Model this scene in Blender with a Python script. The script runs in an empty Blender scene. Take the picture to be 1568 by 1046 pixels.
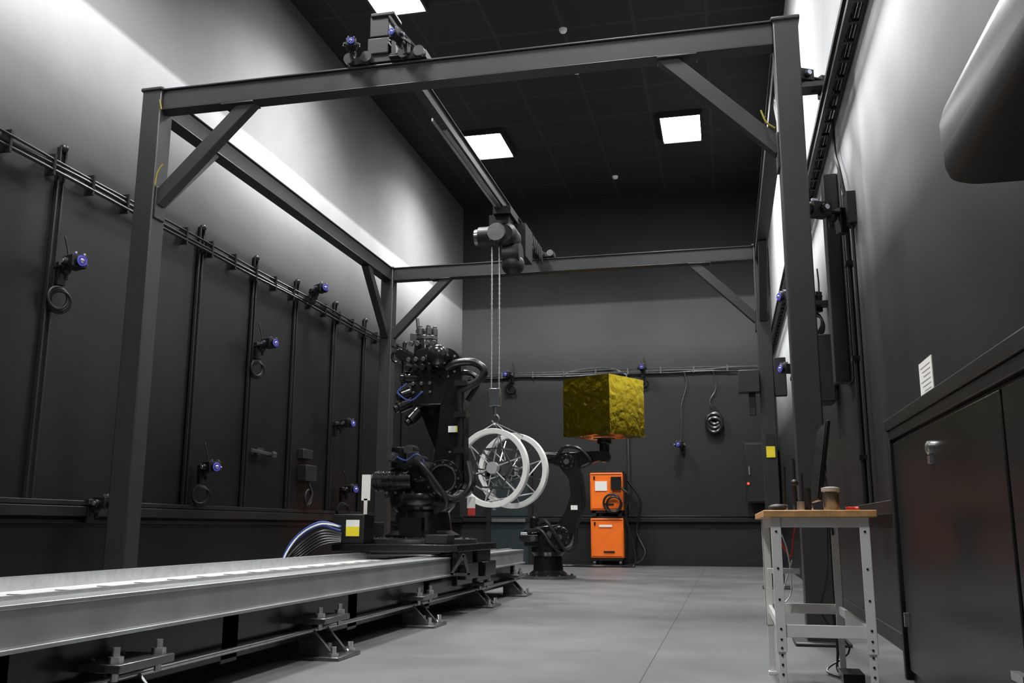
import bpy, bmesh, math, random
from mathutils import Vector, Matrix
random.seed(7)
scene=bpy.context.scene
col=scene.collection
try:
    scene.view_settings.view_transform='Standard'
    scene.view_settings.look='None'
except Exception: pass

# ---------------------------------------------------------------- materials
def new_mat(name):
    m=bpy.data.materials.new(name);m.use_nodes=True
    nt=m.node_tree
    return m,nt,nt.nodes["Principled BSDF"]
def coords(nt,scale=(1,1,1)):
    tc=nt.nodes.new("ShaderNodeTexCoord");mp=nt.nodes.new("ShaderNodeMapping")
    mp.inputs["Scale"].default_value=scale
    nt.links.new(tc.outputs["Object"],mp.inputs[0]);return mp.outputs[0]
def mat(name,c,rough=.5,metal=0.,var=.12,nscale=6.,bump=0.,emit=None,estr=0.,spec=.5):
    m,nt,b=new_mat(name)
    n=nt.nodes.new("ShaderNodeTexNoise");n.inputs["Scale"].default_value=nscale;n.inputs["Detail"].default_value=5
    nt.links.new(coords(nt),n.inputs["Vector"])
    r=nt.nodes.new("ShaderNodeValToRGB")
    r.color_ramp.elements[0].position=.3;r.color_ramp.elements[1].position=.7
    r.color_ramp.elements[0].color=tuple(x*(1-var) for x in c)+(1,)
    r.color_ramp.elements[1].color=tuple(min(1,x*(1+var)) for x in c)+(1,)
    nt.links.new(n.outputs["Fac"],r.inputs[0]);nt.links.new(r.outputs[0],b.inputs["Base Color"])
    b.inputs["Roughness"].default_value=rough;b.inputs["Metallic"].default_value=metal
    b.inputs["Specular IOR Level"].default_value=spec
    if bump:
        bp=nt.nodes.new("ShaderNodeBump");bp.inputs["Strength"].default_value=bump;bp.inputs["Distance"].default_value=.02
        nt.links.new(n.outputs["Fac"],bp.inputs["Height"]);nt.links.new(bp.outputs[0],b.inputs["Normal"])
    if emit:
        b.inputs["Emission Color"].default_value=tuple(emit)+(1,);b.inputs["Emission Strength"].default_value=estr
    return m
def wall_mat(name,stops,zmax=9.3,rough=.55,spec=.4,flat_above=4.6):
    """wall paint bands, the colour ramp also carries painted-in light falloff: stops=[(z,(r,g,b)),...]; gloss paint below flat_above, flat paint above"""
    m,nt,b=new_mat(name)
    tc=nt.nodes.new("ShaderNodeTexCoord");sx=nt.nodes.new("ShaderNodeSeparateXYZ")
    nt.links.new(tc.outputs["Object"],sx.inputs[0])
    n=nt.nodes.new("ShaderNodeTexNoise");n.inputs["Scale"].default_value=.7;n.inputs["Detail"].default_value=4
    nt.links.new(tc.outputs["Object"],n.inputs["Vector"])
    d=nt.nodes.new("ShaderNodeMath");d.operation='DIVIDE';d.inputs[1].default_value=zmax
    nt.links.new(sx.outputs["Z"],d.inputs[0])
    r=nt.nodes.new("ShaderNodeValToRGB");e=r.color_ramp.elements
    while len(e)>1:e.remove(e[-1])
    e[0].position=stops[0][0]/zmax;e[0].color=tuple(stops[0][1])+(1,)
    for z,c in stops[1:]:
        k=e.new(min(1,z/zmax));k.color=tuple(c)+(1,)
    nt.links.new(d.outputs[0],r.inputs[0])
    mx=nt.nodes.new("ShaderNodeMix");mx.data_type='RGBA';mx.blend_type='MULTIPLY'
    mx.inputs["Factor"].default_value=1
    r2=nt.nodes.new("ShaderNodeValToRGB");r2.color_ramp.elements[0].color=(.82,.82,.82,1);r2.color_ramp.elements[1].color=(1,1,1,1)
    r2.color_ramp.elements[0].position=.3;r2.color_ramp.elements[1].position=.65
    nt.links.new(n.outputs["Fac"],r2.inputs[0])
    nt.links.new(r.outputs[0],mx.inputs["A"]);nt.links.new(r2.outputs[0],mx.inputs["B"])
    nt.links.new(mx.outputs["Result"],b.inputs["Base Color"])
    mr=nt.nodes.new("ShaderNodeMapRange");mr.inputs["From Min"].default_value=flat_above-.4;mr.inputs["From Max"].default_value=flat_above+.4
    mr.inputs["To Min"].default_value=rough;mr.inputs["To Max"].default_value=.95
    nt.links.new(sx.outputs["Z"],mr.inputs["Value"]);nt.links.new(mr.outputs[0],b.inputs["Roughness"])
    b.inputs["Specular IOR Level"].default_value=spec
    n2=nt.nodes.new("ShaderNodeTexNoise");n2.inputs["Scale"].default_value=60
    nt.links.new(tc.outputs["Object"],n2.inputs["Vector"])
    bp=nt.nodes.new("ShaderNodeBump");bp.inputs["Strength"].default_value=.08;bp.inputs["Distance"].default_value=.01
    nt.links.new(n2.outputs["Fac"],bp.inputs["Height"]);nt.links.new(bp.outputs[0],b.inputs["Normal"])
    return m
def g(v):return (v*.98,v,v*1.03)
M_gantry=mat("gantry_paint",g(.027),.42,0,.1,3)
M_gdark=mat("gantry_dark",g(.013),.5)
M_black=mat("black_gloss",g(.008),.2,0,.2,4)
M_bmat=mat("black_matte",g(.007),.5)
M_rub=mat("rubber_hose",g(.012),.28)
M_steel=mat("steel",(.6,.61,.62),.28,.9,.1,20)
M_dsteel=mat("dark_steel",(.2,.205,.21),.27,.85,.15,12)
M_track=mat("track_steel",(.5,.51,.52),.36,.75,.15,2.5)
M_white=mat("white_paint",(.78,.78,.76),.4,0,.05)
M_paper=mat("paper",(.85,.84,.8),.7,0,.03)
M_orange=mat("orange_paint",(.95,.18,.015),.4,0,.06)
M_wood=mat("butcher_block",(.6,.33,.13),.45,0,.25,14)
M_yellow=mat("yellow_label",(.85,.7,.03),.5)
M_tie=mat("yellow_cable",(.3,.25,.03),.5)
M_red=mat("red_label",(.6,.04,.03),.5)
M_blue=mat("blue_cable",(.03,.07,.3),.4)
M_led=mat("blue_lens_led",(.03,.03,.3),.2,emit=(.12,.13,.8),estr=.45)
M_glass=mat("lens_glass",(.6,.6,.75),.08,.8)
M_teal=mat("teal_door",(.02,.032,.036),.45)
M_lamp=mat("lamp_panel",(1,1,1),.5,emit=(1,1,.99),estr=30)
M_lgrey=mat("light_grey_plastic",(.4,.4,.4),.35)
M_shell=mat("grey_plastic_shell",(.17,.17,.17),.35)
M_rope=mat("sling",(.35,.35,.34),.6)
M_screen=mat("screen_glass",(.01,.01,.012),.12)
# gold foil
M_foil,nt,b=new_mat("gold_foil")
n=nt.nodes.new("ShaderNodeTexNoise");n.inputs["Scale"].default_value=4.5;n.inputs["Detail"].default_value=3;n.inputs["Distortion"].default_value=1.4
nt.links.new(coords(nt,(1,1,.6)),n.inputs["Vector"])
bp=nt.nodes.new("ShaderNodeBump");bp.inputs["Strength"].default_value=.3;bp.inputs["Distance"].default_value=.06
nt.links.new(n.outputs["Fac"],bp.inputs["Height"]);nt.links.new(bp.outputs[0],b.inputs["Normal"])
b.inputs["Base Color"].default_value=(.72,.55,.03,1)
b.inputs["Metallic"].default_value=1.;b.inputs["Roughness"].default_value=.17
# floor
M_floor,nt,b=new_mat("floor_concrete")
n=nt.nodes.new("ShaderNodeTexNoise");n.inputs["Scale"].default_value=1.3;n.inputs["Detail"].default_value=8;n.inputs["Roughness"].default_value=.65
nt.links.new(coords(nt),n.inputs["Vector"])
r=nt.nodes.new("ShaderNodeValToRGB");r.color_ramp.elements[0].position=.3;r.color_ramp.elements[1].position=.72
r.color_ramp.elements[0].color=(.088,.09,.095,1);r.color_ramp.elements[1].color=(.13,.133,.138,1)
nt.links.new(n.outputs["Fac"],r.inputs[0]);nt.links.new(r.outputs[0],b.inputs["Base Color"])
r3=nt.nodes.new("ShaderNodeValToRGB");r3.color_ramp.elements[0].color=(.38,.38,.38,1);r3.color_ramp.elements[1].color=(.6,.6,.6,1)
nt.links.new(n.outputs["Fac"],r3.inputs[0]);nt.links.new(r3.outputs[0],b.inputs["Roughness"])
# ceiling: black acoustic panels
M_ceil,nt,b=new_mat("ceiling_black_panels")
br=nt.nodes.new("ShaderNodeTexBrick");br.offset=0;br.inputs["Scale"].default_value=1;br.inputs["Brick Width"].default_value=1.2;br.inputs["Row Height"].default_value=1.2
br.inputs["Mortar Size"].default_value=.03;br.inputs["Color1"].default_value=(.008,.008,.009,1);br.inputs["Color2"].default_value=(.011,.011,.012,1);br.inputs["Mortar"].default_value=(.022,.022,.022,1)
nt.links.new(coords(nt),br.inputs["Vector"]);nt.links.new(br.outputs["Color"],b.inputs["Base Color"]);b.inputs["Roughness"].default_value=.8

# ---------------------------------------------------------------- mesh helpers
def V(*a):return Vector(a)
def addbox(bm,lo,hi,rz=0,ctr=None):
    x0,y0,z0=lo;x1,y1,z1=hi
    c=Vector(((x0+x1)/2,(y0+y1)/2,(z0+z1)/2))
    m=Matrix.Translation(c)
    if rz: m=m@Matrix.Rotation(rz,4,'Z')
    m=m@Matrix.Diagonal((abs(x1-x0),abs(y1-y0),abs(z1-z0),1))
    return bmesh.ops.create_cube(bm,size=1,matrix=m)['verts']
def beam(bm,p1,p2,w,h,up=(0,0,1)):
    p1=Vector(p1);p2=Vector(p2);d=(p2-p1);L=d.length;y=d.normalized()
    up=Vector(up)
    if abs(y.dot(up))>.98: up=Vector((0,1,0))
    x=y.cross(up).normalized();z=x.cross(y).normalized()
    m=Matrix((x,y,z)).transposed().to_4x4();m.translation=(p1+p2)/2
    m=m@Matrix.Diagonal((w,L,h,1))
    bmesh.ops.create_cube(bm,size=1,matrix=m)
def cyl(bm,p1,p2,r1,r2=None,seg=24):
    if r2 is None:r2=r1
    p1=Vector(p1);p2=Vector(p2);d=p2-p1
    q=d.to_track_quat('Z','Y').to_matrix().to_4x4();q.translation=(p1+p2)/2
    bmesh.ops.create_cone(bm,cap_ends=True,segments=seg,radius1=r1,radius2=max(r2,.0005),depth=d.length,matrix=q)
def sph(bm,c,r,s=(1,1,1),seg=20):
    m=Matrix.Translation(Vector(c))@Matrix.Diagonal((s[0],s[1],s[2],1))
    bmesh.ops.create_uvsphere(bm,u_segments=seg,v_segments=seg//2,radius=r,matrix=m)
def smooth_pts(pts,n=6):
    P=[Vector(p) for p in pts]
    if len(P)<3:return P
    out=[];Q=[P[0]*2-P[1]]+P+[P[-1]*2-P[-2]]
    for i in range(1,len(Q)-2):
        a,b_,c,d=Q[i-1:i+3]
        for k in range(n):
            t=k/n
            out.append(.5*((2*b_)+(c-a)*t+(2*a-5*b_+4*c-d)*t*t+(3*b_-a-3*c+d)*t**3))
    out.append(P[-1]);return out
def tube(bm,pts,r,seg=8,n=6,closed=False):
    P=smooth_pts(pts,n);rings=[];prev=None
    for i,p in enumerate(P):
        t=(P[min(i+1,len(P)-1)]-P[max(i-1,0)])
        if t.length<1e-6:t=Vector((0,0,1))
        t.normalize()
        if prev is None:
            a=Vector((0,0,1)) if abs(t.z)<.9 else Vector((1,0,0))
            x=t.cross(a).normalized()
        else:
            x=(prev-t*prev.dot(t)).normalized()
        prev=x;y=t.cross(x)
        rings.append([bm.verts.new(p+x*r*math.cos(2*math.pi*k/seg)+y*r*math.sin(2*math.pi*k/seg)) for k in range(seg)])
    for a,b_ in zip(rings,rings[1:]):
        for k in range(seg):
            bm.faces.new((a[k],a[(k+1)%seg],b_[(k+1)%seg],b_[k]))
    bm.faces.new(rings[0][::-1]);bm.faces.new(rings[-1])
def lathe(bm,c,prof,seg=32,axis='Z'):
    """prof: [(r,h)] along axis from c"""
    c=Vector(c);rings=[]
    ax={'Z':(V(1,0,0),V(0,1,0),V(0,0,1)),'Y':(V(1,0,0),V(0,0,1),V(0,-1,0)),'X':(V(0,1,0),V(0,0,1),V(1,0,0))}[axis]
    for r,h in prof:
        rings.append([bm.verts.new(c+ax[0]*r*math.cos(2*math.pi*k/seg)+ax[1]*r*math.sin(2*math.pi*k/seg)+ax[2]*h) for k in range(seg)])
    for a,b_ in zip(rings,rings[1:]):
        for k in range(seg): bm.faces.new((a[k],a[(k+1)%seg],b_[(k+1)%seg],b_[k]))
    bm.faces.new(rings[0][::-1]);bm.faces.new(rings[-1])
def prism(bm,poly,y0,y1):
    """poly [(x,z)] extruded along Y"""
    a=[bm.verts.new((x,y0,z)) for x,z in poly];b_=[bm.verts.new((x,y1,z)) for x,z in poly]
    n=len(poly);bm.faces.new(a);bm.faces.new(b_[::-1])
    for k in range(n):bm.faces.new((a[k],b_[k],b_[(k+1)%n],a[(k+1)%n]))
def link(bm,p1,p2,r1,r2,y0,y1,seg=14):
    """tapered stadium plate in the XZ plane"""
    a=Vector((p1[0],p1[1]));b_=Vector((p2[0],p2[1]));d=b_-a;an=math.atan2(d.y,d.x)
    poly=[]
    for k in range(seg+1):
        t=an+math.pi/2+math.pi*k/seg;poly.append((a.x+r1*math.cos(t),a.y+r1*math.sin(t)))
    for k in range(seg+1):
        t=an-math.pi/2+math.pi*k/seg;poly.append((b_.x+r2*math.cos(t),b_.y+r2*math.sin(t)))
    prism(bm,poly,y0,y1)
def torus(bm,c,R,r,axis,seg=48,ms=10,w=None):
    """axis vector; w -> flat band half width"""
    c=Vector(c);n=Vector(axis).normalized();a=Vector((0,0,1)) if abs(n.z)<.9 else Vector((1,0,0))
    x=n.cross(a).normalized();y=n.cross(x);rings=[]
    for i in range(seg):
        t=2*math.pi*i/seg;e=x*math.cos(t)+y*math.sin(t)
        if w:
            rings.append([bm.verts.new(c+e*(R+dr)+n*dn) for dr,dn in ((-r,-w),(r,-w),(r,w),(-r,w))])
        else:
            rings.append([bm.verts.new(c+e*(R+r*math.cos(2*math.pi*k/ms))+n*r*math.sin(2*math.pi*k/ms)) for k in range(ms)])
    m=len(rings[0])
    for i in range(seg):
        A=rings[i];B=rings[(i+1)%seg]
        for k in range(m):bm.faces.new((A[k],A[(k+1)%m],B[(k+1)%m],B[k]))
def empty(name,loc=(0,0,0),rot=0):
    e=bpy.data.objects.new(name,None);e.empty_display_size=.2;col.objects.link(e);e.location=loc;e.rotation_euler=(0,0,rot);return e
def part(name,m,fn,parent=None,bev=0.,smooth=True):
    bm=bmesh.new();fn(bm)
    bmesh.ops.recalc_face_normals(bm,faces=bm.faces)
    me=bpy.data.meshes.new(name);bm.to_mesh(me);bm.free()
    me.materials.append(m)
    if smooth:
        for p in me.polygons:p.use_smooth=True
        try: me.set_sharp_from_angle(angle=math.radians(35))
        except Exception:pass
    o=bpy.data.objects.new(name,me);col.objects.link(o)
    if parent:o.parent=parent
    if bev:
        md=o.modifiers.new("bevel","BEVEL");md.width=bev;md.segments=2;md.limit_method='ANGLE';md.angle_limit=math.radians(50)
    return o

# ---------------------------------------------------------------- room
XL,XR,YB,YF,ZC=-6.56,1.25,22.9,-1.6,9.25
M_wl=wall_mat("wall_paint_shading_left",[(0,g(.008)),(3.2,g(.012)),(4.2,g(.022)),(4.7,g(.06)),(5.4,g(.25)),(6.1,g(.62)),(6.455,g(.8)),(6.475,g(.36)),(7.2,g(.26)),(8.2,g(.13)),(9.3,g(.06))],rough=.36)  # paint bands; fades above and below the sharp edge are painted light falloff
M_wb=wall_mat("wall_paint_shading_back",[(0,g(.012)),(4.2,g(.022)),(4.9,g(.07)),(5.4,g(.105)),(6.455,g(.115)),(6.475,g(.045)),(9.3,g(.016))],rough=.6)  # paint bands, with the wall's lighting put into their tones
M_wr=wall_mat("wall_paint_shading_right",[(0,g(.012)),(2.2,g(.018)),(2.9,g(.05)),(3.5,g(.3)),(4.3,g(.8)),(9.3,g(.7))],rough=.45,flat_above=3.4)  # pale upper paint; its fade to dark is lamplight painted into the colour
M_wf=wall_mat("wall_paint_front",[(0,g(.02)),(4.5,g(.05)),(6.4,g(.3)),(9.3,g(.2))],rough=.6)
T=.2
part("floor",M_floor,lambda b:addbox(b,(XL-T,YF-T,-.15),(XR+T,YB+T,0)))
part("ceiling",M_ceil,lambda b:addbox(b,(XL-T,YF-T,ZC),(XR+T,YB+T,ZC+.15)))
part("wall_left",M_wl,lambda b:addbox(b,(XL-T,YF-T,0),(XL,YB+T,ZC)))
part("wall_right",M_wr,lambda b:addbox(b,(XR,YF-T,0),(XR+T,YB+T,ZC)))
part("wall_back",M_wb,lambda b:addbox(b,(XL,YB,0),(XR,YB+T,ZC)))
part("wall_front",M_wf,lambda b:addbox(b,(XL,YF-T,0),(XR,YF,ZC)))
part("baseboard_left",M_bmat,lambda b:addbox(b,(XL,YF,0),(XL+.02,YB,.12)))
part("baseboard_back",M_bmat,lambda b:addbox(b,(XL+.02,YB-.02,0),(XR-.02,YB,.12)))
part("baseboard_right",M_bmat,lambda b:addbox(b,(XR-.02,6.36,0),(XR,YB,.12)))
M_rail=mat("wall_raceway",g(.016),.35)
def f(b):
    addbox(b,(XL,YF,1.0),(XL+.09,YB,1.1));addbox(b,(XL+.02,YF,1.11),(XL+.06,YB,1.16))
    addbox(b,(XL,YF,.93),(XL+.03,YB,.97))
part("trim_1",M_rail,f,bev=.006)
part("trim_2",M_rail,lambda b:(addbox(b,(XL+.1,YB-.09,1.02),(XR-.02,YB,1.12)),addbox(b,(XL+.1,YB-.05,1.14),(XR-.02,YB,1.17))),bev=.006)
part("trim_3",M_rail,lambda b:(addbox(b,(XR-.08,6.4,1.0),(XR,YB-.1,1.1))),bev=.006)
part("floor_joint",mat("floor_joint_filler",g(.05),.8),lambda b:addbox(b,(-.55,YF,.0),(-.545,YB-.03,.0015)))

# left wall struts
def f(b):
    for y in (4.9,7.78,10.44,11.88,13.23,14.74,16.13,18.4,20.6):
        addbox(b,(XL,y-.05,1.16),(XL+.05,y-.03,4.72));addbox(b,(XL,y+.03,1.16),(XL+.05,y+.05,4.72));addbox(b,(XL,y-.05,1.16),(XL+.02,y+.05,4.72))
        sph(b,(XL+.04,y,4.72),.045)
part("wall_strut_channels",mat("strut",g(.018),.32),f,bev=.004)
def f(b):
    for z,r,a in ((4.47,.022,.0),(4.41,.018,.02),(4.53,.014,.03)):
        pts=[(XL+.08+a*random.random(),y,z+random.uniform(-.015,.015)) for y in [YF+.05+1.2*i for i in range(21)]]
        tube(b,pts,r,6,3)
    for y in [1+.6*i for i in range(36)]:
        addbox(b,(XL,y-.015,4.36),(XL+.11,y+.015,4.58))
part("wall_cable_conduit",M_rail,f)
def f(b):
    z=4.68
    for dz,r in ((0,.024),(.05,.014),(-.05,.014)):
        tube(b,[(x,YB-.07,z+dz+random.uniform(-.02,.02)) for x in [XL+.1+.75*i for i in range(11)]],r,6,3)
    for x in [XL+.3+.8*i for i in range(9)]: addbox(b,(x-.02,YB-.1,z-.08),(x+.02,YB,z+.08))
    tube(b,[(-.9,YB-.06,4.65),(-.85,YB-.05,4.3),(-.98,YB-.05,3.8),(-1.0,YB-.05,3.3),(-1.03,YB-.05,2.9)],.012,6)
    tube(b,[(-.2,YB-.06,4.65),(-.15,YB-.05,4.2),(-.3,YB-.05,3.9),(-.25,YB-.05,3.6)],.012,6)
    tube(b,[(-3.9,YB-.06,4.68),(-3.3,YB-.06,4.78),(-2.7,YB-.06,4.78),(-2.3,YB-.06,4.6)],.02,6)
    tube(b,[(-2.3,YB-.06,4.6),(-2.3,YB-.06,2.2),(-2.3,YB-.06,1.15)],.03,8)
part("back_wall_cable_conduit",M_dsteel,f)
def f(b):
    for z in (4.95,5.12): addbox(b,(XR-.16,3.,z),(XR-.12,YB-.1,z+.05))
    addbox(b,(XR-.04,3.,4.95),(XR-.01,YB-.1,5.17))
    for i in range(60):
        y=3.1+.33*i; addbox(b,(XR-.16,y,4.95),(XR-.01,y+.04,4.98))
    for k in range(3): tube(b,[(XR-.1+.02*k,3+1.3*i,5.02+.03*k+random.uniform(-.02,.02)) for i in range(16)],.018,6,3)
part("cable_tray",M_bmat,f)
def f(b):
    addbox(b,(XR-.16,9.5,2.3),(XR-.02,9.72,4.45));addbox(b,(XR-.02,9.4,2.3),(XR,9.82,4.45))
part("wall_post",M_gdark,f,bev=.01)
def f(b):
    tube(b,[(XR-.04,8.9,1.1),(XR-.04,8.9,2.6),(XR-.04,8.9,4.0)],.025,8)
    tube(b,[(XR-.04,8.9,4.0),(XR-.06,9.0,4.3),(XR-.05,9.3,4.6),(XR-.05,9.3,4.95)],.018,8)
    tube(b,[(XR-.04,8.55,1.1),(XR-.04,8.55,3.0),(XR-.04,8.55,3.7)],.015,8)
    for z in (1.5,2.4,3.3):addbox(b,(XR-.08,8.85,z),(XR,8.95,z+.04))
part("wall_conduit",M_bmat,f)

# ceiling lights
for (x,y) in ((-4.8,18.75),(-.62,18.75),(-4.85,12.5),(-.62,12.5),(-4.8,6.2),(-.62,6.2),(-2.7,.3)):
    e=empty("ceiling_light",(x,y,ZC))
    def f(b):
        for s in ((-.44,-.66,-.4,.66),(.4,-.66,.44,.66),(-.44,-.70,.44,-.66),(-.44,.66,.44,.70)):
            addbox(b,(s[0],s[1],-.12),(s[2],s[3],0))
    part("housing",M_gdark,f,e)
    part("diffuser",M_lamp,lambda b:addbox(b,(-.4,-.66,-.08),(.4,.66,-.04)),e)
    L=bpy.data.lights.new("lamp","AREA");L.shape='RECTANGLE';L.size=.8;L.size_y=1.2;L.energy=235;L.color=(1,.995,.98);L.spread=math.radians(132)
    o=bpy.data.objects.new("lamp",L);col.objects.link(o);o.parent=e;o.location=(0,0,-.13)
for (x,y) in ((-2.4,14.4),(-2.4,15.9),(-2.32,21.4)):
    e=empty("smoke_detector",(x,y,ZC));e.scale=(.7,.7,.7)
    part("dome",M_white,lambda b:lathe(b,(0,0,0),[(.1,0),(.1,-.04),(.07,-.09),(.02,-.11)],20),e)

# ---------------------------------------------------------------- gantry frame
ge=empty("gantry_frame")
xl0,xl1,xr0,xr1=-5.74,-5.52,.57,.79
y0,y1=7.9,14.85
def f(b):
    for xa,xb in ((xl0,xl1),(xr0,xr1)):
        for y in (y0,y1):
            addbox(b,(xa,y,.02),(xb,y+.22,5.34))
            addbox(b,(xa-.1,y-.1,0),(xb+.1,y+.32,.03))
            addbox(b,(xa-.015,y-.015,5.32),(xb+.015,y+.235,5.36))
part("columns",M_gantry,f,ge,bev=.012)
def ibeam(b,p1,p2,w,h,t=.022):
    p1=Vector(p1);p2=Vector(p2);u=Vector((0,0,h/2-t/2))
    beam(b,p1+u,p2+u,w,t);beam(b,p1-u,p2-u,w,t);beam(b,p1,p2,w*.45,h-2*t)
def f(b):
    for y in (y0+.11,y1+.11):
        beam(b,(xl1,y,5.225),(xr0,y,5.225),.15,.2)
        beam(b,(xl1,y,5.335),(xr0,y,5.335),.19,.02);beam(b,(xl1,y,5.118),(xr0,y,5.118),.17,.014)
    for x in ((xl0+xl1)/2,(xr0+xr1)/2):
        beam(b,(x,y0+.22,5.225),(x,y1,5.225),.15,.2)
        beam(b,(x,y0+.22,5.335),(x,y1,5.335),.19,.02);beam(b,(x,y0+.22,5.118),(x,y1,5.118),.17,.014)
part("beams",M_gantry,f,ge,bev=.006)
def f(b):
    for y in (y0+.11,y1+.11):
        beam(b,(xl1-.02,y,4.14),(xl1+.98,y,5.14),.12,.14);beam(b,(xr0+.02,y,4.14),(xr0-.98,y,5.14),.12,.14)
    for x in ((xl0+xl1)/2,(xr0+xr1)/2):
        beam(b,(x,y0+.2,4.14),(x,y0+1.2,5.14),.12,.14);beam(b,(x,y1+.02,4.14),(x,y1-.98,5.14),.12,.14)
    for x,s in ((xl1,1),(xr0,-1)):
        for y in (y0,y1):
            addbox(b,(min(x,x+s*.02),y+.02,3.95),(max(x,x+s*.02),y+.2,4.28));addbox(b,(x+s*.85-.18,y+.02,5.095),(x+s*.85+.18,y+.2,5.112))
part("braces",M_gantry,f,ge,bev=.006)
def f(b):
    tube(b,[(xl1+.02,y0-.012,4.28),(xl1+.04,y0-.02,4.4),(xl1+.09,y0-.01,4.5)],.008,6)
    tube(b,[(xr0-.03,y0-.012,4.3),(xr0-.1,y0-.02,4.36),(xr0-.14,y0-.01,4.48)],.008,6)
    tube(b,[(xl1+.02,y0-.01,5.1),(xl1+.0,y0-.02,5.2)],.008,6)
part("earthing_cables",M_tie,f,ge)

# crane / hoist on the gantry
ce=empty("overhead_hoist_crane")
bx=-2.99
def f(b):
    ibeam(b,(bx,y0-.02,5.48),(bx,y1+.3,5.48),.10,.18,.016)
    for y in (y0+.11,y1+.11):
        addbox(b,(bx-.5,y-.09,5.37),(bx+.32,y+.09,5.45))
part("bridge_beam",M_gantry,f,ce,bev=.004)
def f(b):
    for y in (y0+.11,y1+.11):
        for x in (bx-.46,bx-.28,bx+.1,bx+.26):
            cyl(b,(x,y-.14,5.42),(x,y-.07,5.42),.055);cyl(b,(x,y+.07,5.42),(x,y+.14,5.42),.055)
part("end_truck_wheels",M_dsteel,f,ce)
def f(b):
    addbox(b,(bx-.28,y0+.0,5.45),(bx-.06,y0+.2,5.62));addbox(b,(bx-.26,y0+.0,5.63),(bx-.06,y0+.2,5.86))
    addbox(b,(bx-.25,y0-.02,5.84),(bx-.0,y0+.2,5.88))
    beam(b,(bx-.06,y0,5.84),(bx+.16,y0,5.48),.03,.03);beam(b,(bx-.06,y0+.15,5.84),(bx+.16,y0+.5,5.6),.03,.03);beam(b,(bx-.06,y0,5.6),(bx+.1,y0,5.6),.02,.02)
part("drive_motor",M_gantry,f,ce,bev=.01)
def f(b):
    beam(b,(bx-.085,y0+1.5,5.42),(bx-.085,y1-2.1,5.42),.02,.035)
    beam(b,(bx+.0,y0+1.7,5.375),(bx+.0,y1-2.5,5.375),.045,.02)
part("festoon_rail",M_steel,f,ce)
hy=12.55
hx=-2.93
def f(b):
    addbox(b,(hx-.16,hy-.25,5.28),(hx+.1,hy+.25,5.39))
    addbox(b,(hx-.24,hy-.15,4.92),(hx+.05,hy+.15,5.3))
    lathe(b,(hx+.0,hy+.25,5.0),[(.05,0),(.15,.03),(.17,.1),(.17,.4),(.12,.47)],24,'Y')
    cyl(b,(hx-.42,hy,5.02),(hx+.1,hy,5.02),.15)
    cyl(b,(hx-.05,hy,4.72),(hx+.2,hy,4.72),.17);sph(b,(hx+.08,hy,4.58),.17,(1,1,.9))
    addbox(b,(hx+.02,hy+.3,4.8),(hx+.2,hy+.8,5.3))
    for k in range(7):
        y=hy+.9+k*.2
        tube(b,[(hx+.06,y,5.5),(hx+.09,y+.05,5.32-.02*k),(hx+.06,y+.1,5.5)],.014,6)
part("hoist_trolley",M_bmat,f,ce,bev=.01)
part("hoist_drum",M_dsteel,lambda b:(cyl(b,(hx-.1,hy-.3,5.0),(hx-.1,hy-.1,5.0),.13),cyl(b,(hx-.48,hy,5.02),(hx-.42,hy,5.02),.12)),ce)
def f(b):
    for x in (-3.16,-3.05):
        cyl(b,(x,hy,2.72),(x,hy,4.95),.011,seg=8)
        for i in range(30): sph(b,(x,hy,2.8+i*.072),.017,(1,.6,1.3),8)
part("lifting_chains",M_steel,f,ce)
def f(b):
    addbox(b,(-3.19,hy-.05,2.55),(-3.02,hy+.05,2.8))
    cyl(b,(-3.1,hy,2.42),(-3.1,hy,2.56),.03)
    tube(b,[(-3.1,hy,2.45),(-3.05,hy,2.38),(-3.07,hy,2.31),(-3.12,hy,2.3),(-3.15,hy,2.35)],.02,8)
part("hook_block",M_dsteel,f,ce,bev=.01)

# ---------------------------------------------------------------- suspended wheel frame
we=empty("suspended_ring_truss")
c1=V(-3.1,12.4,1.69);c2=V(-2.97,13.1,1.69);ax=(c2-c1).normalized()
def f(b):
    torus(b,c1,.5,.035,ax,64,w=.04);torus(b,c2,.5,.035,ax,64,w=.04)
part("rings",M_white,f,we,bev=.004)
ux=ax.cross(V(0,0,1)).normalized();uz=ux.cross(ax)
def rp(c,r,a):return c+ux*r*math.cos(a)+uz*r*math.sin(a)
def f(b):
    cyl(b,c1-ax*.03,c1+ax*.06,.08);cyl(b,c2-ax*.06,c2+ax*.03,.08)
    for k in range(6):
        a=k*math.pi/3+.3
        for c in (c1,c2): cyl(b,rp(c,.08,a),rp(c,.47,a),.009,seg=8)
    for k in range(6):
        a=k*math.pi/3+.3
        cyl(b,rp(c1,.47,a),rp(c2,.47,a+math.pi/3),.01,seg=8)
part("spokes",M_lgrey,f,we)
def f(b):
    cyl(b,c1,c2,.035)
    m=(c1+c2)/2
    addbox(b,(m.x-.13,m.y-.15,m.z-.08),(m.x+.13,m.y+.15,m.z+.1))
    for k in range(6):
        a=k*math.pi/3
        beam(b,rp(c1,.3,a),rp(c2,.3,a),.02,.02)
        beam(b,rp(m,.1,a),rp(c1,.46,a+.3),.015,.015);beam(b,rp(m,.1,a),rp(c2,.46,a-.3),.015,.015)
        beam(b,rp(c1,.3,a),rp(c1,.3,a+math.pi/3),.02,.02);beam(b,rp(c2,.3,a),rp(c2,.3,a+math.pi/3),.02,.02)
        beam(b,rp(c1,.3,a),rp(c2,.3,a+math.pi/3),.016,.016)
part("inner_lattice",M_dsteel,f,we)
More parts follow.
